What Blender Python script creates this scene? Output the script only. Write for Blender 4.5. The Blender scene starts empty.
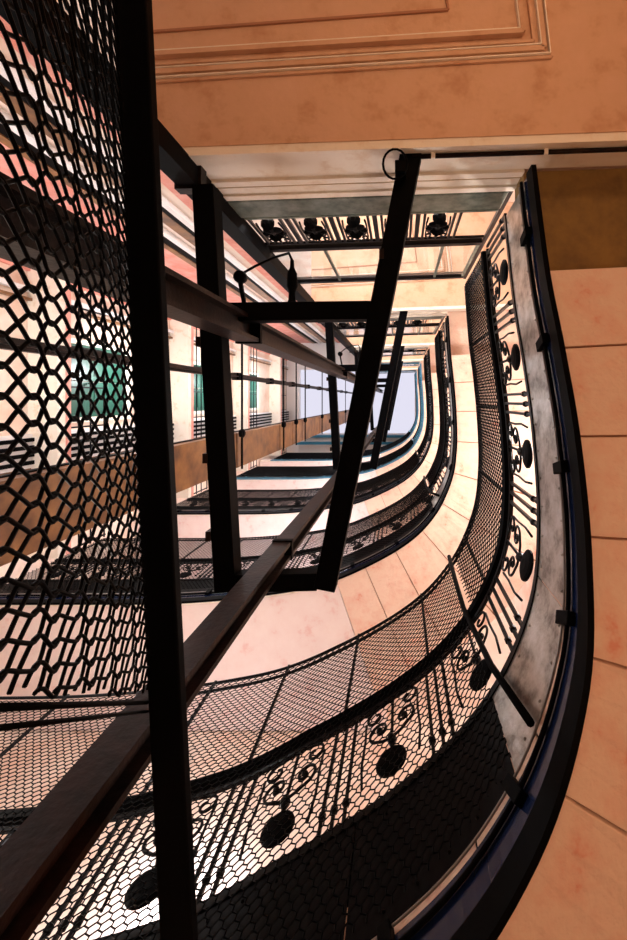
import bpy, math, random
from mathutils import Vector
random.seed(7)
C = bpy.context.scene.collection
K = 2.2/450.0          # one plan unit in metres
ZU = 2.2               # one height unit in metres
CAM = 1.5              # camera height above the ground floor
STEP = 1.82            # storey height in height units
def P(x, y, z): return Vector((x*K, y*K, CAM + z*ZU))

# ------------------------------------------------------------------ materials
def mat(name, col, rough=.6, metal=0., var=None, scale=3., bump=0., spec=.5, detail=4):
    m = bpy.data.materials.new(name); m.use_nodes = True
    n = m.node_tree.nodes; l = m.node_tree.links
    b = n['Principled BSDF']
    b.inputs['Base Color'].default_value = (*col, 1)
    b.inputs['Roughness'].default_value = rough
    b.inputs['Metallic'].default_value = metal
    b.inputs['Specular IOR Level'].default_value = spec
    if var or bump:
        tc = n.new('ShaderNodeTexCoord'); t = n.new('ShaderNodeTexNoise')
        t.inputs['Scale'].default_value = scale; t.inputs['Detail'].default_value = detail
        t.inputs['Roughness'].default_value = .65
        l.new(tc.outputs['Object'], t.inputs['Vector'])
        if var:
            r = n.new('ShaderNodeValToRGB')
            e = r.color_ramp.elements
            e[0].position = var[0][0]; e[0].color = (*var[0][1], 1)
            e[1].position = var[-1][0]; e[1].color = (*var[-1][1], 1)
            for p, c in var[1:-1]:
                q = e.new(p); q.color = (*c, 1)
            l.new(t.outputs['Fac'], r.inputs['Fac']); l.new(r.outputs['Color'], b.inputs['Base Color'])
        if bump:
            t2 = n.new('ShaderNodeTexNoise'); t2.inputs['Scale'].default_value = scale*6
            t2.inputs['Detail'].default_value = 5
            l.new(tc.outputs['Object'], t2.inputs['Vector'])
            bp = n.new('ShaderNodeBump'); bp.inputs['Strength'].default_value = bump
            bp.inputs['Distance'].default_value = .02
            l.new(t2.outputs['Fac'], bp.inputs['Height']); l.new(bp.outputs['Normal'], b.inputs['Normal'])
    return m
M = {}
M['soffit'] = mat('soffit_plaster', (.8,.5,.35), .8, 0, [(.30,(.74,.33,.24)),(.38,(.78,.50,.39)),(.55,(.80,.59,.47)),(.72,(.79,.54,.43))], 5.5, .35)
M['landing'] = mat('landing_plaster', (.72,.42,.26), .7, 0, [(.30,(.54,.28,.16)),(.48,(.68,.42,.27)),(.7,(.72,.45,.31))], 4., .2)
M['gallery'] = mat('gallery_plaster', (.8,.68,.62), .8, 0, [(.32,(.76,.52,.48)),(.42,(.80,.66,.62)),(.7,(.83,.72,.68))], 4., .15)
M['grout'] = mat('stone_joint', (.42,.2,.12), .9)
M['cream'] = mat('cream_paint', (.86,.74,.60), .55, 0, [(.3,(.80,.66,.50)),(.45,(.92,.84,.72)),(.8,(.94,.88,.78))], 6., .1)
M['ochre'] = mat('ochre_paint', (.42,.25,.07), .7, 0, [(.3,(.17,.095,.028)),(.6,(.28,.165,.04))], 5., .2)  # shadow of the landing beam put into the recess colour
M['gold'] = mat('gilt_line', (.42,.24,.06), .5)
M['black'] = mat('black_iron', (.0015,.0015,.002), .55, 0, spec=.03)
M['brownsteel'] = mat('brown_painted_steel', (.035,.017,.012), .42, 0, [(.35,(.004,.0025,.0025)),(.6,(.018,.008,.006))], 9., .1, .12)
M['iron'] = mat('dark_wrought_iron', (.003,.0033,.0045), .35, 0., spec=.12)
M['string'] = mat('lit_steel_plate', (.3,.3,.3), .36, .85, [(.35,(.22,.20,.18)),(.5,(.48,.46,.43)),(.65,(.62,.61,.6))], 8., .15)  # bright copy of the string steel, reflected light put into its colour
M['shadeplate'] = mat('shaded_steel_plate', (.003,.003,.004), .4, 0, spec=.06)  # dark copy of the string steel, shade put into its colour
M['strip'] = mat('bright_steel_strip', (.3,.3,.29), .35, .9)
M['green'] = mat('green_painted_steel', (.10,.14,.11), .35, .3, [(.35,(.05,.08,.06)),(.65,(.2,.24,.2))], 9.)
M['teal'] = mat('teal_skylit_iron', (.015,.17,.29), .35, .0)  # blue of the reflected skylight put into the colour
M['skyglint'] = mat('blue_sky_glint', (.004,.012,.05), .2, 0, spec=.5)  # sky reflections painted in as a blue base colour
M['net'] = mat('wire_netting', (.0015,.0015,.002), .5, 0, spec=.04)
M['wall'] = mat('pale_wall_plaster', (.8,.66,.55), .8, 0, [(.3,(.74,.50,.38)),(.55,(.83,.70,.6)),(.8,(.85,.76,.7))], 1.2, .1)
M['white'] = mat('white_moulding_paint', (.82,.80,.80), .5)
M['rose'] = mat('rose_plaster', (.75,.30,.24), .8, 0, [(.3,(.7,.22,.16)),(.7,(.78,.42,.36))], 3.)
M['door'] = mat('green_door_paint', (.006,.075,.05), .4)
M['brown'] = mat('varnished_brown_board', (.30,.13,.035), .5, 0, [(.3,(.08,.03,.01)),(.5,(.2,.085,.024)),(.7,(.3,.14,.04))], 3., .05)
M['tile'] = mat('ground_floor_tile', (.5,.4,.33), .5)
M['glass'] = bpy.data.materials.new('clear_glass'); M['glass'].use_nodes = True
g = M['glass'].node_tree.nodes['Principled BSDF']
g.inputs['Transmission Weight'].default_value = 1; g.inputs['Roughness'].default_value = .03
g.inputs['IOR'].default_value = 1.1; g.inputs['Base Color'].default_value = (.85,.95,1,1)
M['sky'] = bpy.data.materials.new('skylight_pane'); M['sky'].use_nodes = True
nn = M['sky'].node_tree.nodes; nn.clear()
em = nn.new('ShaderNodeEmission'); em.inputs['Color'].default_value = (.86,.84,1,1); em.inputs['Strength'].default_value = .6
ou = nn.new('ShaderNodeOutputMaterial'); M['sky'].node_tree.links.new(em.outputs[0], ou.inputs[0])

# ------------------------------------------------------------------ mesh helpers
class MB:
    def __init__(s): s.v = []; s.f = []
    def add(s, vs, fs):
        o = len(s.v); s.v += [Vector(v) for v in vs]; s.f += [tuple(i+o for i in f) for f in fs]
    def hexa(s, b, t):                       # bottom loop, top loop (same count)
        n = len(b); s.add(list(b)+list(t), [tuple(range(n))[::-1], tuple(range(n, 2*n))] +
                          [(i, (i+1)%n, n+(i+1)%n, n+i) for i in range(n)])
    def box(s, x0, x1, y0, y1, z0, z1):      # plan units
        b = [(x0,y0),(x1,y0),(x1,y1),(x0,y1)]
        s.hexa([P(x,y,z0) for x,y in b], [P(x,y,z1) for x,y in b])
    def bar(s, p, q, w, h, up=Vector((0,0,1))):   # metres
        d = (q-p).normalized()
        if abs(d.dot(up)) > .98: up = Vector((0,1,0))
        a = d.cross(up).normalized()*w/2; b = a.cross(d).normalized()*h/2
        s.hexa([p-a-b, p+a-b, p+a+b, p-a+b], [q-a-b, q+a-b, q+a+b, q-a+b])
    def tube(s, pts, r, n=6, closed=False):
        rings = []
        m = len(pts); prev = None
        for i, p in enumerate(pts):
            if closed: d = pts[(i+1)%m]-pts[i-1]
            else: d = pts[min(i+1,m-1)]-pts[max(i-1,0)]
            d.normalize()
            if prev is None:
                u = Vector((0,0,1)) if abs(d.z) < .9 else Vector((1,0,0))
                a = d.cross(u).normalized()
            else:
                a = (prev - d*prev.dot(d)).normalized()
            prev = a; b = d.cross(a)
            rr = r[i] if isinstance(r, (list, tuple)) else r
            rings.append([p + a*rr*math.cos(2*math.pi*k/n) + b*rr*math.sin(2*math.pi*k/n) for k in range(n)])
        vs = [v for ring in rings for v in ring]; fs = []
        for i in range(m if closed else m-1):
            j = (i+1)%m
            for k in range(n): fs.append((i*n+k, i*n+(k+1)%n, j*n+(k+1)%n, j*n+k))
        if not closed: fs += [tuple(range(n))[::-1], tuple(range((m-1)*n, m*n))]
        s.add(vs, fs)
    def sweep(s, sections):                  # list of point loops (same count)
        n = len(sections[0]); m = len(sections); fs = []
        for i in range(m-1):
            for k in range(n): fs.append((i*n+k, i*n+(k+1)%n, (i+1)*n+(k+1)%n, (i+1)*n+k))
        fs += [tuple(range(n))[::-1], tuple(range((m-1)*n, m*n))]
        s.add([v for sec in sections for v in sec], fs)
    def lathe(s, c, axis, prof, n=14):       # prof: (dist along axis, radius)
        axis = axis.normalized(); u = Vector((0,0,1)) if abs(axis.z) < .9 else Vector((1,0,0))
        a = axis.cross(u).normalized(); b = axis.cross(a)
        s.sweep([[c+axis*t + (a*math.cos(2*math.pi*k/n)+b*math.sin(2*math.pi*k/n))*max(r,1e-4) for k in range(n)] for t, r in prof])

def obj(name, mb, m, parent=None, smooth=False, bevel=0):
    me = bpy.data.meshes.new(name)
    off = parent_loc(parent)
    me.from_pydata([v-off for v in mb.v], [], mb.f); me.update()
    import bmesh
    bm = bmesh.new(); bm.from_mesh(me); bmesh.ops.recalc_face_normals(bm, faces=bm.faces); bm.to_mesh(me); bm.free()
    me.materials.append(M[m] if isinstance(m, str) else m)
    if smooth:
        for p in me.polygons: p.use_smooth = True
    o = bpy.data.objects.new(name, me); C.objects.link(o)
    if parent: o.parent = parent
    if bevel:
        b = o.modifiers.new('bevel', 'BEVEL'); b.width = bevel; b.segments = 2; b.limit_method = 'ANGLE'
    return o
def parent_loc(p):
    v = Vector((0,0,0))
    while p: v = v + p.location; p = p.parent
    return v
def tag(o, label, cat, group=None, kind=None):
    if label: o['label'] = label
    if cat: o['category'] = cat
    if group: o['group'] = group
    if kind: o['kind'] = kind
    return o
def thing(name, loc, label, cat, group=None):
    o = bpy.data.objects.new(name, None); o.empty_display_size = .1
    C.objects.link(o); o.location = loc
    return tag(o, label, cat, group)
def struct(name, mb, m, parent=None, **kw):
    o = obj(name, mb, m, parent, **kw)
    if not parent: o['kind'] = 'structure'
    return o
def dup(root, dz, label, swap=None):
    r = root.copy(); C.objects.link(r); r.location = root.location + Vector((0,0,dz*ZU)); r['label'] = label
    for ch in list(root.children):
        c = ch.copy(); C.objects.link(c); c.parent = r
        if swap: fix(c, swap)
        for gch in list(ch.children):
            d = gch.copy(); C.objects.link(d); d.parent = c
            if swap: fix(d, swap)
    return r
def fix(o, swap):
    if o.type == 'MESH' and o.data.materials and o.data.materials[0].name in swap:
        o.material_slots[0].link = 'OBJECT'; o.material_slots[0].material = M[swap[o.data.materials[0].name]]

# ------------------------------------------------------------------ the well edge of one flight
RAW = [(138,-245,.03),(142,-125,-.04),(147,-50,-.095),(150,33,-.16),(148,125,-.22),(130,205,-.30),(82,287,-.38),
       (0,352,-.45),(-149,418,-.5),(-283,448,-.5),(-503,470,-.5),(-800,473,-.5),(-1090,473,-.5)]
def catmull(pts, per=14):
    out = []
    for i in range(len(pts)-1):
        p0 = pts[max(i-1,0)]; p1 = pts[i]; p2 = pts[i+1]; p3 = pts[min(i+2,len(pts)-1)]
        for j in range(per):
            t = j/per; r = []
            for a,b,c,d in zip(p0,p1,p2,p3):
                r.append(.5*((2*b)+(c-a)*t+(2*a-5*b+4*c-d)*t*t+(3*b-a-3*c+d)*t**3))
            out.append(tuple(r))
    out.append(tuple(pts[-1])); return out
PATH = catmull(RAW)
S = [0.]
for a, b in zip(PATH, PATH[1:]): S.append(S[-1]+math.hypot(b[0]-a[0], b[1]-a[1]))
LEN = S[-1]
def at(s):
    s = min(max(s, 0), LEN-1e-6)
    lo, hi = 0, len(S)-1
    while hi-lo > 1:
        m = (lo+hi)//2
        if S[m] <= s: lo = m
        else: hi = m
    t = (s-S[lo])/(S[hi]-S[lo]); a, b = PATH[lo], PATH[hi]
    return tuple(a[i]+(b[i]-a[i])*t for i in range(3))
def frame(s):
    a = at(s-4); b = at(s+4); d = math.hypot(b[0]-a[0], b[1]-a[1]) or 1
    tx, ty = (b[0]-a[0])/d, (b[1]-a[1])/d
    return (tx, ty), (ty, -tx)
LIFT = ((-1,0),(0,0),(.1,.02),(.27,.075),(.59,.10),(1.08,.03),(2,.03))
S_R0 = None
def lift(s, h):                # the rails rise a little higher above the lower bend than beside the straight flight
    global S_R0
    if S_R0 is None: S_R0 = (s_of(y=130), s_of(x=0), s_of(x=-110), s_of(x=-300))
    r = min(max((s-S_R0[0])/(S_R0[1]-S_R0[0]), 0), 1); r = r*r*(3-2*r)
    r *= 1-.75*min(max((s-S_R0[2])/(S_R0[3]-S_R0[2]), 0), 1)
    for (a, u), (b, v) in zip(LIFT, LIFT[1:]):
        if a <= h <= b: return r*(u+(v-u)*(h-a)/(b-a))
    return 0
def Q(s, h, off, z):           # point on the flight's edge: h above the soffit, off outward from the well
    x, y, zz = at(s); _, n = frame(s)
    return P(x+n[0]*off, y+n[1]*off, z+zz+h+lift(s,h))
def srange(a, b, st=12.):
    n = max(1, int(math.ceil((b-a)/st))); return [a+(b-a)*i/n for i in range(n+1)]
def s_of(y=None, x=None):
    best = None
    for s, p in zip(S, PATH):
        v = abs(p[1]-y) if y is not None else abs(p[0]-x)
        if best is None or v < best[0]: best = (v, s)
    return best[1]
def ribbon(mb, a, b, h0, h1, off, th, z):
    mb.sweep([[Q(s,h0,off,z), Q(s,h0,off+th,z), Q(s,h1,off+th,z), Q(s,h1,off,z)] for s in srange(a,b)])
def rail(mb, a, b, h, off, r, z, n=8):
    mb.tube([Q(s,h,off,z) for s in srange(a,b)], r*K, n)

S_REC = s_of(y=-125)           # first stone block
S_FLAT = s_of(x=-149)
S_POST = [s for s, p in zip(S, PATH) if p[0] <= 94 and p[1] > 200][0]
Z1 = 1.0
ORD = ['lowest', 'second', 'third', 'fourth', 'topmost']

# ------------------------------------------------------------------ landing slabs, flights and galleries
def ly(x): return -248-.035*(x+200)
XL, XR, YB = -250, 428, -558
def make_landing(z):
    t = thing('landing', P(0,-400,z), 'lowest orange plaster landing seen from below, with stepped panel mouldings', 'landing', 'landings above the well')
    mb = MB(); b = [(XL,YB),(XR,YB),(XR,ly(XR)-6),(XL,ly(XL)-6)]
    mb.hexa([P(x,y,z) for x,y in b], [P(x,y,z+.22) for x,y in b]); obj('slab', mb, 'landing', t)
    mb = MB()
    def strip(z0, z1, o0, o1, xr=XR):
        b = [(XL,ly(XL)-6.01),(xr,ly(xr)-6.01),(xr,ly(xr)+o1),(XL,ly(XL)+o1)]
        mb.hexa([P(x,y,z+z0) for x,y in b], [P(x,y,z+z1) for x,y in b])
    strip(.003,.045,0,2.5); strip(.046,.125,0,0); strip(.125,.15,0,3.5,140); strip(.165,.2,0,1.5,140); strip(.2,.225,0,4,140)
    obj('cornice', mb, 'cream', t)
    mb = MB(); strip(.151,.164,0,1.2,140); obj('gilt_line', mb, 'gold', t)
    def frame_line(y0, xc, w, d, m, name, sl=-.062):
        mb = MB(); xa = XL+1
        def yy(x): return y0+sl*(x-XL)
        pts = [(xa,yy(xa)),(xc,yy(xc)),(xc-22,YB+20)]
        for (x0,y0_),(x1,y1_) in zip(pts, pts[1:]):
            p = P(x0,y0_,z-d/2); q = P(x1,y1_,z-d/2)
            mb.bar(p, q, w*K, d*ZU)
        obj(name, mb, m, t, bevel=.002)
    for y0, xc, w, d in ((-317,151,3.2,.006),(-325,143,5,.011),(-333,133,3,.009),(-342,122,4.5,.014)):
        frame_line(y0, xc, w, d, 'landing', 'panel_moulding')
    for y0, xc in ((-319.2,149),(-328.5,140),(-345.5,119)):
        frame_line(y0, xc, 1.3, .012, 'cream', 'moulding_highlight')  # cream lines paint the highlights along the mouldings
    frame_line(-367, 48, 2.6, .005, 'grout', 'panel_joint', -.075)
    return t
def make_flight(z):
    t = thing('stair_flight', P(200,0,z-.3), '', 'stairs', 'curved stair flights')
    W = 275
    edges = [S_REC]
    while edges[-1] < S_FLAT-60: edges.append(edges[-1]+78)
    edges[-1] = S_FLAT
    for a, b in zip(edges, edges[1:]):
        mb = MB(); g = .9
        ss = srange(a+g, b-g, 20); top = z+max(at(a)[2], at(b)[2])+.19
        secs = []
        for s in ss:
            x, y, zz = at(s); _, n = frame(s)
            secs.append([P(x,y,z+zz), P(x+n[0]*W,y+n[1]*W,z+zz), P(x+n[0]*W,y+n[1]*W,top), P(x,y,top)])
        mb.sweep(secs); obj('step', mb, 'soffit', t, bevel=.004)
    mb = MB(); secs = []
    for s in srange(S_REC+2, S_FLAT-2, 20):
        x, y, zz = at(s); _, n = frame(s)
        secs.append([P(x+n[0]*3,y+n[1]*3,z+zz+.012), P(x+n[0]*(W-3),y+n[1]*(W-3),z+zz+.012), P(x+n[0]*(W-3),y+n[1]*(W-3),z+zz+.05), P(x+n[0]*3,y+n[1]*3,z+zz+.05)])
    mb.sweep(secs); obj('joint_bed', mb, 'grout', t)
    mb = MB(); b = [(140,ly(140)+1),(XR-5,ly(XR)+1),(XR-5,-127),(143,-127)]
    mb.hexa([P(x,y,z+.135) for x,y in b], [P(x,y,z+.22) for x,y in b]); obj('recessed_soffit', mb, 'ochre', t)  # painted darker as if shaded by the beam, lowest flight only
    return t
def make_gallery(z):
    t = thing('gallery', P(-600,600,z-.5), '', 'gallery', 'galleries opposite the landings')
    ss = srange(S_FLAT, LEN, 20)
    mb = MB(); secs = []
    for s in ss:
        x, y, zz = at(s)
        secs.append([P(x,y,z-.5), P(x,767,z-.5), P(x,767,z-.28), P(x,y,z-.28)])
    x, y, zz = at(S_FLAT); n = frame(S_FLAT)[1]; xo = x+n[0]/n[1]*(767-y)-1
    secs[0] = [P(x,y,z-.5), P(xo,767,z-.5), P(xo,767,z-.28), P(x,y,z-.28)]
    mb.sweep(secs); obj('slab', mb, 'gallery', t)
    mb = MB()
    mb.sweep([[P(at(s)[0],at(s)[1]-1.5,z-.498), P(at(s)[0],at(s)[1]+5,z-.504), P(at(s)[0],at(s)[1]+5,z-.47), P(at(s)[0],at(s)[1]-1.5,z-.47)] for s in ss])
    obj('edge_moulding', mb, 'cream', t)
    return t

# ------------------------------------------------------------------ iron balustrades
def netting(mb, f, s0, s1, h0, h1, cw, ch, r):
    """hexagonal netting in a (s,h) sheet; f(s,h) gives the point; ch in height units"""
    nx = int((s1-s0)/cw); ny = int((h1-h0)/ch); cw = (s1-s0)/nx; ch = (h1-h0)/ny
    def seg(a, b):
        p = f(*a); q = f(*b)
        d = (q-p).normalized(); u = Vector((.3,.5,.8)); a_ = d.cross(u).normalized()*r; b_ = d.cross(a_)
        c1 = -a_*.5-b_*.87; c2 = -a_*.5+b_*.87
        mb.add([p+a_,p+c1,p+c2,q+a_,q+c1,q+c2], [(0,1,4,3),(1,2,5,4),(2,0,3,5)])
    for j in range(ny):
        o = .5*cw if j % 2 else 0
        for i in range(nx):
            x = s0+i*cw+o; y = h0+j*ch
            if x+cw > s1+1: continue
            seg((x, y+ch*.22), (x, y+ch*.78))
            seg((x, y+ch*.78), (x+cw/2, y+ch*1.22))
            if x-cw/2 >= s0-.1: seg((x, y+ch*.78), (x-cw/2, y+ch*1.22))
def rosette(c, nrm, r, th=.02):
    mb = MB(); mb.lathe(c, nrm, [(-th,.0),(-th,r*.35),(-th*.7,r*.8),(-th*.3,r),(th*.3,r),(th*.7,r*.8),(th,r*.35),(th,0)], 18)
    u = Vector((0,0,1)); a = nrm.cross(u).normalized(); b = a.cross(nrm)
    for k in range(10):
        q = c+(a*math.cos(k*math.pi/5)+b*math.sin(k*math.pi/5))*r*.72
        mb.lathe(q, nrm, [(-th*.5,0),(-th*.4,r*.16),(th*.4,r*.16),(th*.5,0)], 8)
    return mb
def spiral(f, cx, cy, r0, r1, a0, a1, n=18):
    return [f(cx+(r0+(r1-r0)*i/n)*math.cos(a0+(a1-a0)*i/n), cy+(r0+(r1-r0)*i/n)*math.sin(a0+(a1-a0)*i/n)) for i in range(n+1)]
def scrollwork(f):
    """two mirrored S scrolls; f(u,v) maps plan units to a point, v up"""
    mb = MB(); pi = math.pi
    for sx in (1,-1):
        g = lambda u, v, sx=sx: f(u*sx, v)
        pts = [g(2,66), g(12,68), g(22,74)] + spiral(g, 17, 88, 15, 4, -.35*pi, 1.7*pi, 20)
        mb.tube(pts, .008, 6)
        pts = [g(0,134), g(10,130), g(24,128)] + spiral(g, 24, 115, 13, 4, .5*pi, -1.5*pi, 20)
        mb.tube(pts, .008, 6)
        mb.tube([g(35,20), g(38,50), g(36,84), g(37,112)], .007, 6)
        mb.lathe(g(17,88), f(0,0)-f(0,1), [(-.014,0),(-.014,.012),(0,.02),(.014,.012),(.014,0)], 8)
    mb.tube([f(0,50), f(0,90), f(0,134)], .009, 6)
    mb.lathe(f(0,62), f(0,1)-f(0,0), [(-.05,.004),(-.03,.016),(0,.028),(.03,.016),(.05,.004)], 8)
    return mb
def make_stair_rail(z, name='stair_balustrade'):
    t = thing(name, P(120,200,z), '', 'balustrade', 'curved stair balustrades')
    E = s_of(x=-1002); A = 6
    SJ = s_of(y=178)
    # lower edge: dark flange with channel coloured blue for sky glints, bright strip and clamps
    mb = MB(); ribbon(mb, A, E, -.012, .03, -5, 5, z); obj('bottom_flange', mb, 'black', t)
    mb = MB(); ribbon(mb, A, E, .03, .09, -2.4, 1.6, z); obj('channel', mb, 'skyglint', t)
    mb = MB(); rail(mb, A, E, .098, -4, 1.1, z); obj('edge_strip', mb, 'strip', t, smooth=True)
    mb = MB(); rail(mb, A, E, .072, -5, 2, z); obj('lower_rod', mb, 'black', t, smooth=True)
    s = 70
    while s < E:
        mb = MB(); mb.bar(Q(s-5,.08,-5,z), Q(s+5,.08,-5,z), 8*K, .05*ZU); obj('clamp', mb, 'black', t, bevel=.004); s += 118
    # string plates, one after the other
    cuts = [A, SJ, S_POST+6, s_of(x=-40), s_of(x=-283), s_of(x=-560), s_of(x=-830), E]
    for a, b in zip(cuts, cuts[1:]):
        mb = MB(); ribbon(mb, a+.7, b-.7, .108, .268, -1, 2, z)
        mr = mb; q = a+14
        while q < b-6:
            for h in (.125, .25):
                p = Q(q,h,-1.2,z); n = frame(q)[1]
                mr.lathe(p, Vector((-n[0],-n[1],0)), [(0,.007),(.004,.006),(.007,.002)], 6)
            q += 28
        obj('string_plate', mb, 'string' if a < S_POST-30 else 'shadeplate', t)  # lit copy beside the flight, shaded copy round the bend
    mb = MB(); ribbon(mb, A, E, .1, .275, 1.4, 1.4, z); obj('string_backing', mb, 'black', t)
    mb = MB(); ribbon(mb, A, E, .268, .285, -2.5, 5, z); obj('sill_bar', mb, 'iron', t)
    mb = MB(); ribbon(mb, A, E, .55, .562, -2, 4, z); obj('upper_bar', mb, 'iron', t)
    mb = MB()
    mb.sweep([[Q(s,.575,-6,z),Q(s,.575,6,z),Q(s,.59,8,z),Q(s,.603,5,z),Q(s,.603,-5,z),Q(s,.59,-8,z)] for s in srange(A,E)])
    obj('handrail', mb, 'black', t)
    mb = MB(); rail(mb, A, E, 1.03, -1, 2.3, z); rail(mb, A, E, 1.075, -1, 2.3, z); obj('top_rail', mb, 'iron', t, smooth=True)
    # ironwork bays
    L = 118; s = 14; i = 0
    while s < E-40:
        for d in (-12, 0, 12):
            mb = MB(); mb.bar(Q(s+d,.28,0,z), Q(s+d,.555,0,z), 3.4*K, 3.4*K); 
            mb.lathe(Q(s+d,.33,0,z), Vector((0,0,1)), [(-.02,.008),(-.01,.018),(.01,.018),(.02,.008)], 8)
            obj('baluster', mb, 'iron', t)
        c = s+L/2
        if c < E-30:
            f = lambda u, v, c=c: Q(c+u, .285+v/450., 0, z)
            n = frame(c)[1]; nv = Vector((n[0],n[1],0))
            obj('rosette', rosette(f(0,34), nv, 17*K), 'black', t)
            g = lambda u, v, c=c: Q(c+u*.9, .300+v/450.*.86, 0, z)
            obj('scroll', scrollwork(g), 'iron', t, smooth=True)
        s += L; i += 1
    # netting posts and the netting itself
    s = 20
    while s < E:
        mb = MB(); mb.bar(Q(s,.6,-1,z), Q(s,1.085,-1,z), 3.6*K, 3.6*K); obj('netting_post', mb, 'iron', t); s += 118
    mb = MB(); mb.tube([Q(S_POST-30,.10,-9,z), Q(S_POST-12,.3,-10,z), Q(S_POST,.6,-11,z), Q(S_POST,.85,-10,z), Q(S_POST,1.09,-7,z)], 3.4*K, 8)
    obj('netting_post', mb, 'black', t, smooth=True)
    mb = MB(); netting(mb, lambda s_,h: Q(s_,h,-4,z), A, S_POST, .6, 1.03, 10., .0142, .0042)
    netting(mb, lambda s_,h: Q(s_,h,-8.5,z), S_POST, E, .11, 1.03, 10., .0142, .0036)
    obj('netting', mb, 'net', t)
    return t
def make_landing_rail(z):
    t = thing('landing_balustrade', P(-50,-255,z+.23), '', 'balustrade', 'straight landing balustrades')
    X0, X1 = -222, 134; f = lambda x, h, o=0: P(x, ly(x)-2+o, z+h)
    def line(h, w, hh, m, name, bev=.003):
        mb = MB(); mb.bar(f(X0,h), f(X1,h), w*K, hh*ZU); return obj(name, mb, m, t, bevel=bev)
    line(.285, 13, .11, 'green', 'bottom_beam', .008); line(.37, 5, .012, 'green', 'sill_bar')
    line(.645, 10, .03, 'iron', 'handrail'); line(.60, 4, .012, 'iron', 'upper_bar'); line(1.11, 7, .03, 'iron', 'top_rail', .006); line(1.05, 4, .015, 'strip', 'top_bar')
    for x in (X0+3, -126, -28, 72, X1-3):
        mb = MB(); mb.bar(f(x,.66), f(x,1.1), 5*K, 5*K); obj('post', mb, 'green', t, bevel=.002)
    mb = MB()
    for x0, x1 in ((X0+6,-129),(-123,-31),(-25,69),(75,X1-6)):
        b = [f(x0,.67,-.3), f(x1,.67,-.3), f(x1,.67,.3), f(x0,.67,.3)]
        mb.hexa(b, [p+Vector((0,0,.37*ZU)) for p in b])
    obj('glass_pane', mb, 'glass', t)
    mb = MB(); mb.bar(f(X1+4,.23), f(X1+4,1.14), 6*K, 6*K); obj('corner_post', mb, 'iron', t, bevel=.002)
    x = X0+34
    while x < X1-20:
        for d in (-29,-21,21,29):
            mb = MB(); mb.bar(f(x+d,.34), f(x+d,.6), 3.6*K, 3.6*K); obj('baluster', mb, 'iron', t)
        nv = Vector((.035,1,0)); mb = MB()
        for u, v, r in ((-12,.5,6),(-5,.475,9),(5,.475,9),(12,.5,6),(0,.52,7)):
            mb.lathe(f(x+u,v), nv, [(-.02,0),(-.014,r*.6*K),(-.006,r*K),(.006,r*K),(.014,r*.6*K),(.02,0)], 12)
        mb.lathe(f(x,.47), Vector((0,0,1)), [(-.22,.006),(-.15,.022),(-.11,.05),(-.08,.02),(.08,.02),(.11,.05),(.15,.022),(.25,.006)], 10)
        obj('rosette', mb, 'black', t)
        g = lambda u, v, x=x: f(x+u*.45, .385+v/450*.72)
        obj('scroll', scrollwork(g), 'iron', t, smooth=True)
        x += 61
    return t

landing = make_landing(Z1); flight = make_flight(Z1); gallery = make_gallery(Z1); srail = make_stair_rail(Z1); lrail = make_landing_rail(Z1)
flight['label'] = 'lowest stair flight of large orange-pink stone blocks along the right edge'
gallery['label'] = 'lowest gallery slab behind the near netted balustrade at the bottom left'
srail['label'] = 'nearest black iron balustrade with scrolls, round rosettes and wire netting sweeping across the bottom'
lrail['label'] = 'largest landing balustrade with green bottom beam under the lowest cream cornice'
for k in range(1, 5):
    n = ORD[k]; dz = STEP*k
    dup(landing, dz, f'{n} landing above the well, {["","pale peach soffit framed behind the lift frame","narrow band further up","small band high up","tiny edge beside the skylight"][k]}')
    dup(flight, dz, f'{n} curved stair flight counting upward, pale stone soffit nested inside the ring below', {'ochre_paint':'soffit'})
    dup(gallery, dz, f'{n} gallery slab counting upward, pale soffit band nested above the balustrade below')
    sw = {'dark_wrought_iron':'teal','black_iron':'teal','lit_steel_plate':'teal'} if k >= 3 else None  # upper ironwork tinted as if reflecting the sky
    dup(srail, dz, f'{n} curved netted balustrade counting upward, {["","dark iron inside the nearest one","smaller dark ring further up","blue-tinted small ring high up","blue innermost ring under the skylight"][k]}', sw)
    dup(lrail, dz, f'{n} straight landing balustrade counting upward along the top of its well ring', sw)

GZ = -CAM/ZU
# ------------------------------------------------------------------ lift guide frames, posts and rails
def make_frame(z):
    t = thing('steel_gantry', P(-100,0,z), '', 'steel gantry', 'steel gantries holding the lift guides')
    zz = z+.05
    mb = MB(); mb.bar(P(-203,-222,zz), P(-180,198,zz), 22*K, 22*K); obj('side_arm', mb, 'black', t, bevel=.004)
    mb = MB(); mb.bar(P(12,-258,zz), P(-78,196,zz), 22*K, 22*K); obj('side_arm', mb, 'black', t, bevel=.004)
    mb = MB(); mb.bar(P(-184,-91,zz), P(-30,-93,zz), 19*K, 18*K); obj('cross_bar', mb, 'black', t, bevel=.003)
    mb = MB(); mb.bar(P(-172,190,zz), P(-86,188,zz), 18*K, 18*K); obj('end_bar', mb, 'black', t, bevel=.003)
    for x, y in ((-194,-60),(-187,60),(-184,140),(-6,-150)):
        mb = MB(); mb.bar(P(x-13,y-5,zz-.01), P(x-13,y+5,zz-.01), 5*K, 14*K); obj('bolt_plate', mb, 'brownsteel', t)
    return t
fr = make_frame(Z1); fr['label'] = 'largest black steel gantry of two long arms and a cross bar, nearest to camera'
for k in range(1, 4): dup(fr, STEP*k, f'{ORD[k]} black steel gantry counting upward, nested inside the larger gantry below')
TOP = 9.6
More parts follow.
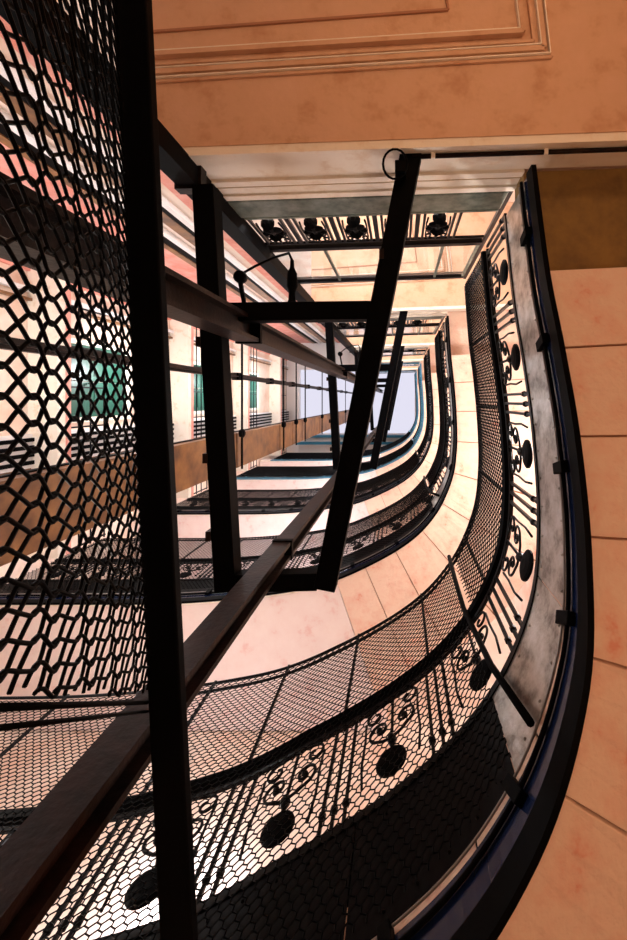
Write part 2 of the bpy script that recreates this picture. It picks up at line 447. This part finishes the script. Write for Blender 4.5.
def post(x, y, w, m, label, z0=GZ, facing=0):
    t = thing('lift_guide_post', P(x,y,z0), label, 'post')
    mb = MB(); h = w/2
    mb.box(x-h, x+h, y-h, y-h+4, z0, TOP); mb.box(x-h, x+h, y+h-4, y+h, z0, TOP); mb.box(x-2.5, x+2.5, y-h+4, y+h-4, z0, TOP)
    obj('beam', mb, m, t)
    for k in range(5):
        zz = Z1+.05+STEP*k
        mb = MB(); mb.box(x-h-1.5, x+h+1.5, y-h-1.5, y+h+1.5, zz+.06, zz+.075); obj('splice_plate', mb, 'black', t)
    return t
post(-169, -77, 25, 'brownsteel', 'brown steel guide post running from left edge to the middle at the crossbar end')
post(-131, 167, 19, 'brownsteel', 'brown steel guide post rising diagonally from the bottom left corner to the middle')
t = thing('lift_guide_post', P(-223,-235,GZ), 'black steel post at the left end of the landing balustrade', 'post')
mb = MB(); mb.box(-234,-212,-246,-225,GZ,TOP); obj('beam', mb, 'black', t)
for k in range(5):
    mb = MB(); zz = Z1+STEP*k; mb.box(-237,-209,-246.5,-222,zz+.05,zz+.08); obj('splice_plate', mb, 'brownsteel', t)
t = thing('guide_rail', P(-450,-55,0), 'thin dark guide rail running left of the posts above the brown boards', 'rail')
mb = MB(); mb.box(-456,-446,-72,-58,GZ,TOP); mb.box(-446,-440,-66,-63,GZ,TOP); obj('rail', mb, 'brownsteel', t)
for k in range(9):
    zz = 2.76+.7*k
    mb = MB(); mb.box(-460,-440,-75,-55,zz-.03,zz+.03); obj('clip', mb, 'black', t)
t = thing('counterweight_casing', P(-455,140,0), 'brown board counterweight casing running along the left with thin iron brackets', 'casing')
zc = [GZ,1.7,2.76,3.75,4.2,4.6,5.6,6.7,8.0,9.4]
for a, b in zip(zc, zc[1:]):
    mb = MB(); mb.box(-470,-450,92,188,a+.008,b-.008); obj('board', mb, 'brown', t, bevel=.004)
mb = MB(); mb.box(-480,-470,90,190,GZ,9.4); obj('back_frame', mb, 'black', t)
for z in zc[2:-1]:
    mb = MB(); mb.bar(P(-436,-170,z), P(-436,190,z), 4.5*K, 5*K); mb.lathe(P(-436,92,z), Vector((1,0,0)), [(-.03,0),(-.03,.05),(.02,.06),(.04,.03),(.04,0)], 10)
    obj('bracket', mb, 'black', t)

# limit switches on the cross bars
def make_switch(z):
    t = thing('limit_switch', P(-120,-98,z+.07), '', 'switch', 'limit switches on the cross bars')
    mb = MB(); c = P(-116,-95,z+.075)
    mb.lathe(c, Vector((0,-1,0)), [(0,.03),(.03,.034),(.06,.02),(.10,.018),(.13,.03),(.2,.026),(.23,.012),(.27,.01)], 12); obj('body', mb, 'black', t, smooth=True)
    mb = MB(); mb.tube([P(-116,-150,z+.075), P(-121,-160,z+.09), P(-140,-160,z+.12), P(-162,-150,z+.12), P(-172,-140,z+.1)], .007, 6); obj('cable', mb, 'black', t, smooth=True)
    mb = MB(); mb.lathe(P(-174,-134,z+.09), Vector((0,0,1)), [(-.03,0),(-.03,.025),(-.015,.034),(.015,.034),(.03,.02),(.03,0)], 14); obj('junction_box', mb, 'black', t, smooth=True)
    mb = MB(); mb.bar(P(-174,-128,z+.09), P(-168,-96,z+.09), 4*K, 4*K); obj('stem', mb, 'black', t)
    return t
sw_ = make_switch(Z1); sw_['label'] = 'black bottle shaped switch with curved cable on the nearest cross bar'
dup(sw_, STEP, 'small black switch with curved cable on the second cross bar further up')

# cable loop and conduit on the lowest cornice
t = thing('cable_loop', P(-5,-240,1.03), 'round black cable loop at the top of the tilted right arm', 'cable')
mb = MB(); mb.tube([P(-5+12*math.cos(a*math.pi/9), -236+15*math.sin(a*math.pi/9), 1.0) for a in range(18)], .006, 6, True); obj('loop', mb, 'black', t, smooth=True)
mb = MB(); mb.box(-5,6,-238,-226,.99,1.03); obj('clip', mb, 'black', t, bevel=.004)
t = thing('conduit', P(100,-254,1.03), 'thin dark conduit running right along the lowest cornice', 'conduit')
mb = MB(); mb.tube([P(12,ly(12)+5,1.03), P(150,ly(150)+5,1.03), P(420,ly(420)+5,1.03)], .012, 8); obj('pipe', mb, 'brownsteel', t, smooth=True)
for x in (34, 150, 270):
    mb = MB(); mb.box(x-2,x+2,ly(x)-.5,ly(x)+8,1.024,1.036); obj('saddle', mb, 'cream', t)

# ------------------------------------------------------------------ near wire cage panel on the left
t = thing('cage_panel', P(-110,50,.2), 'near black chain link cage panel with thick vertical bar at the left edge', 'cage panel')
zb = .45
mb = MB(); mb.bar(P(-124,-260,zb), P(-95,330,zb), 14.5*K, 6*K); obj('edge_bar', mb, 'black', t, bevel=.004)
def chain(mb, s0, s1, n_h, cw, r):
    """chain link sheet of twisted strands; s along the bar, h 0..1 across"""
    ny = n_h; nx = int((s1-s0)/cw)
    for i in range(nx):
        for sgn in (1,-1):
            pts = []
            for j in range(ny*6+1):
                ph = j/6*math.pi
                tri = .5-.5*math.cos(ph)                    # weaves between neighbouring columns
                tri = tri+.09*math.sin(2*ph)*-1
                a = s0+(i+.5)*cw+sgn*(tri-.5)*cw*1.12
                h = j/(ny*6)
                x0, x1 = -76, -129+ (a+260)/590*29
                p = P(x0+(x1-x0)*h, a, .175+h*.265)
                p += Vector((.6,0,-.4))*.004*sgn*math.sin(ph)
                if a <= 52+78*h: pts.append(p)
            if len(pts) > 2: mb.tube(pts, r, 5)
mb = MB(); chain(mb, -255, 325, 10, 6.2, .0026); obj('chain_link', mb, 'net', t, smooth=True)
mb = MB(); mb.tube([P(-76,54,.175), P(-111,133,.44)], .004, 6); mb.tube([P(-76,58,.175), P(-111,137,.44)], .003, 6); obj('lower_rim', mb, 'black', t, smooth=True)

# ------------------------------------------------------------------ building shell
GZ = -CAM/ZU
mb = MB(); mb.box(-1120,450,-840,790,GZ-.05,GZ); struct('floor', mb, 'tile')
mb = MB(); mb.box(-1120,-1100,-600,790,GZ,9.9); wl = struct('wall_left', mb, 'wall')
mb = MB(); mb.box(430,450,-600,790,GZ,9.9); struct('wall_right', mb, 'wall')
mb = MB(); mb.box(-1120,450,-600,-560,GZ,9.9); struct('wall_back', mb, 'wall')
mb = MB(); mb.box(-1120,450,770,790,GZ,9.9); struct('wall_front', mb, 'wall')
# roof with the opening of the skylight
OX0, OX1, OY0, OY1 = -980, 150, -300, 330
mb = MB()
mb.box(-1120,450,-600,OY0,9.7,9.8); mb.box(-1120,450,OY1,790,9.7,9.8); mb.box(-1120,OX0,OY0,OY1,9.7,9.8); mb.box(OX1,450,OY0,OY1,9.7,9.8)
struct('ceiling', mb, 'white')
w = MB(); w.box(OX0,OX1,OY0,OY1,9.86,9.87); win = struct('window_1', w, 'sky')
fb = MB()
for x in range(OX0, OX1+1, 565): fb.box(x-4,x+4,OY0,OY1,9.74,9.84)
for y in range(OY0, OY1+1, 630): fb.box(OX0,OX1,y-4,y+4,9.75,9.83)
obj('glazing_bars', fb, 'white', win)
fb = MB(); 
for q, (a, b_) in enumerate(((9.55,9.7),(9.4,9.52))):
    fb.box(OX0,OX1,OY1+q*60+6,OY1+q*60+30,a,b_)
obj('lantern_curb', fb, 'teal', win)

# pilasters and moulding strips on the left wall
def pil(y0, y1, m, d=14, n=0):
    mb = MB(); mb.box(-1100,-1100+d,y0,y1,GZ,9.7)
    global TN; TN += 1
    o = struct(f'trim_{TN}', mb, m)
    if n:
        fl = MB(); w = (y1-y0)/(2*n+1)
        for i in range(n): fl.box(-1100+d,-1094+d,y0+w*(2*i+1),y0+w*(2*i+2),GZ,9.7)
        obj('flute', fl, 'black', o)
TN = 0
pil(100,200,'white',16,4); pil(200,300,'brown',12); pil(-440,-380,'rose',10); pil(-330,-318,'white',22); pil(-300,-292,'brown',16); pil(-545,-500,'white',20,2)
pil(-470,-455,'brown',20)
def bstrip(x0, x1, m, d):
    global TN; TN += 1
    mb = MB(); mb.box(x0,x1,-560,-560+d,GZ,9.7); struct(f'trim_{TN}', mb, m)
bstrip(-1075,-850,'rose',6); bstrip(-850,-825,'brown',12); bstrip(-823,-790,'black',10); bstrip(-785,-765,'white',16); bstrip(-740,-700,'brown',6); bstrip(-690,-672,'black',12); bstrip(-668,-650,'white',16); bstrip(-610,-560,'rose',5); bstrip(-540,-528,'brown',14); bstrip(-500,-488,'black',8)
# doors in the left wall, side galleries and their railings
def make_door(z):
    t = thing('double_door', P(-1095,-70,z+.23), '', 'door', 'green doors in the left wall')
    y0, y1, a, b = -190, 60, z+.23, z+1.16
    mb = MB(); mb.box(-1100,-1088,y0-16,y0,a,b+.06); mb.box(-1100,-1088,y1,y1+16,a,b+.06); mb.box(-1100,-1088,y0,y1,b,b+.06); obj('frame', mb, 'cream', t)
    for p, q in ((y0+1,-66),(-64,y1-1)):
        mb = MB(); mb.box(-1100,-1093,p,q,a,b); o = obj('leaf', mb, 'door', t, bevel=.004)
        mb = MB()
        for c, d in ((a+.1,a+.42),(a+.52,b-.08)): mb.box(-1093,-1090,p+18,q-18,c,d)
        obj('raised_panel', mb, 'door', o, bevel=.006)
    mb = MB(); mb.lathe(P(-1090,-58,a+.45), Vector((1,0,0)), [(0,.015),(.04,.012),(.06,.03),(.09,.02),(.1,0)], 10); obj('knob', mb, 'strip', t)
    return t
d0 = make_door(Z1+STEP); d0['label'] = 'largest green double door on the left wall seen through the chain link'
for k in (1, 2): dup(d0, STEP*k, ['','green door just right of the near bar, middle one of three','smallest green door behind the thin rods'][k])
def make_side(z):
    t = thing('side_gallery', P(-1050,100,z+.1), '', 'gallery', 'side galleries on the left wall')
    mb = MB(); mb.box(-1099,-1010,-558,468,z+.13,z+.225); obj('slab', mb, 'cream', t)
    mb = MB(); mb.box(-1014,-1008,-558,470,z+.2,z+.245); obj('edge', mb, 'rose', t)
    for h in (.33,.45,.6):
        mb = MB(); mb.tube([P(-1012,-556,z+h), P(-1012,468,z+h)], .014, 6); obj('rail', mb, 'iron', t)
    for i in range(9):
        mb = MB(); y = -540+i*125; mb.bar(P(-1012,y,z+.23), P(-1012,y,z+.61), .025, .025); obj('post', mb, 'iron', t)
    return t
sg = make_side(Z1); sg['label'] = 'lowest side gallery on the left wall behind the chain link'
for k in range(1, 5): dup(sg, STEP*k, f'{ORD[k]} side gallery counting upward on the left wall with thin dark rails')

# ------------------------------------------------------------------ lights
def fill_light(p, power, col, r=.12):  # bare point light out of view, no fitting modelled
    l = bpy.data.lights.new('fill_light', 'POINT'); l.energy = power; l.color = col; l.shadow_soft_size = r
    o = bpy.data.objects.new('fill_light', l); C.objects.link(o); o.location = p; return o
WARM = (1,.61,.34); PALE = (.96,.97,1); COOL = (.92,.9,1)
fill_light(P(90,-430,.25), 15, WARM)
fill_light(P(340,60,-.3), 24, WARM)
fill_light(P(-560,330,1.1), 55, (1,.88,.76))  # added to brighten the cornice and string plates
for k in range(1, 5):
    z = Z1+STEP*k
    fill_light(P(-100,-500,z-.75), 95, PALE); fill_light(P(370,60,z-.9), 92, (1,.95,.91)); fill_light(P(-350,700,z-1.3), 24 if k == 1 else 90, COOL); fill_light(P(-960,-100,z-.9), 60, PALE)  # unseen lights added on each storey to brighten soffits and walls
W = bpy.data.worlds.new('World'); bpy.context.scene.world = W; W.use_nodes = True
W.node_tree.nodes['Background'].inputs[0].default_value = (.7,.8,1,1); W.node_tree.nodes['Background'].inputs[1].default_value = .6

# ------------------------------------------------------------------ camera: looking straight up
cam = bpy.data.cameras.new('Camera'); co = bpy.data.objects.new('Camera', cam); C.objects.link(co)
co.location = (0,0,CAM); co.rotation_euler = (math.pi,0,0)
cam.sensor_fit = 'AUTO'; cam.sensor_width = 36; cam.lens = 450/940*36
cam.shift_x = (313.5-400)/940; cam.shift_y = (400-470)/940
cam.clip_start = .02; cam.clip_end = 100
sc = bpy.context.scene; sc.camera = co
sc.view_settings.view_transform = 'Standard'; sc.view_settings.look = 'None'; sc.view_settings.gamma = 1
sc.view_settings.exposure = .6
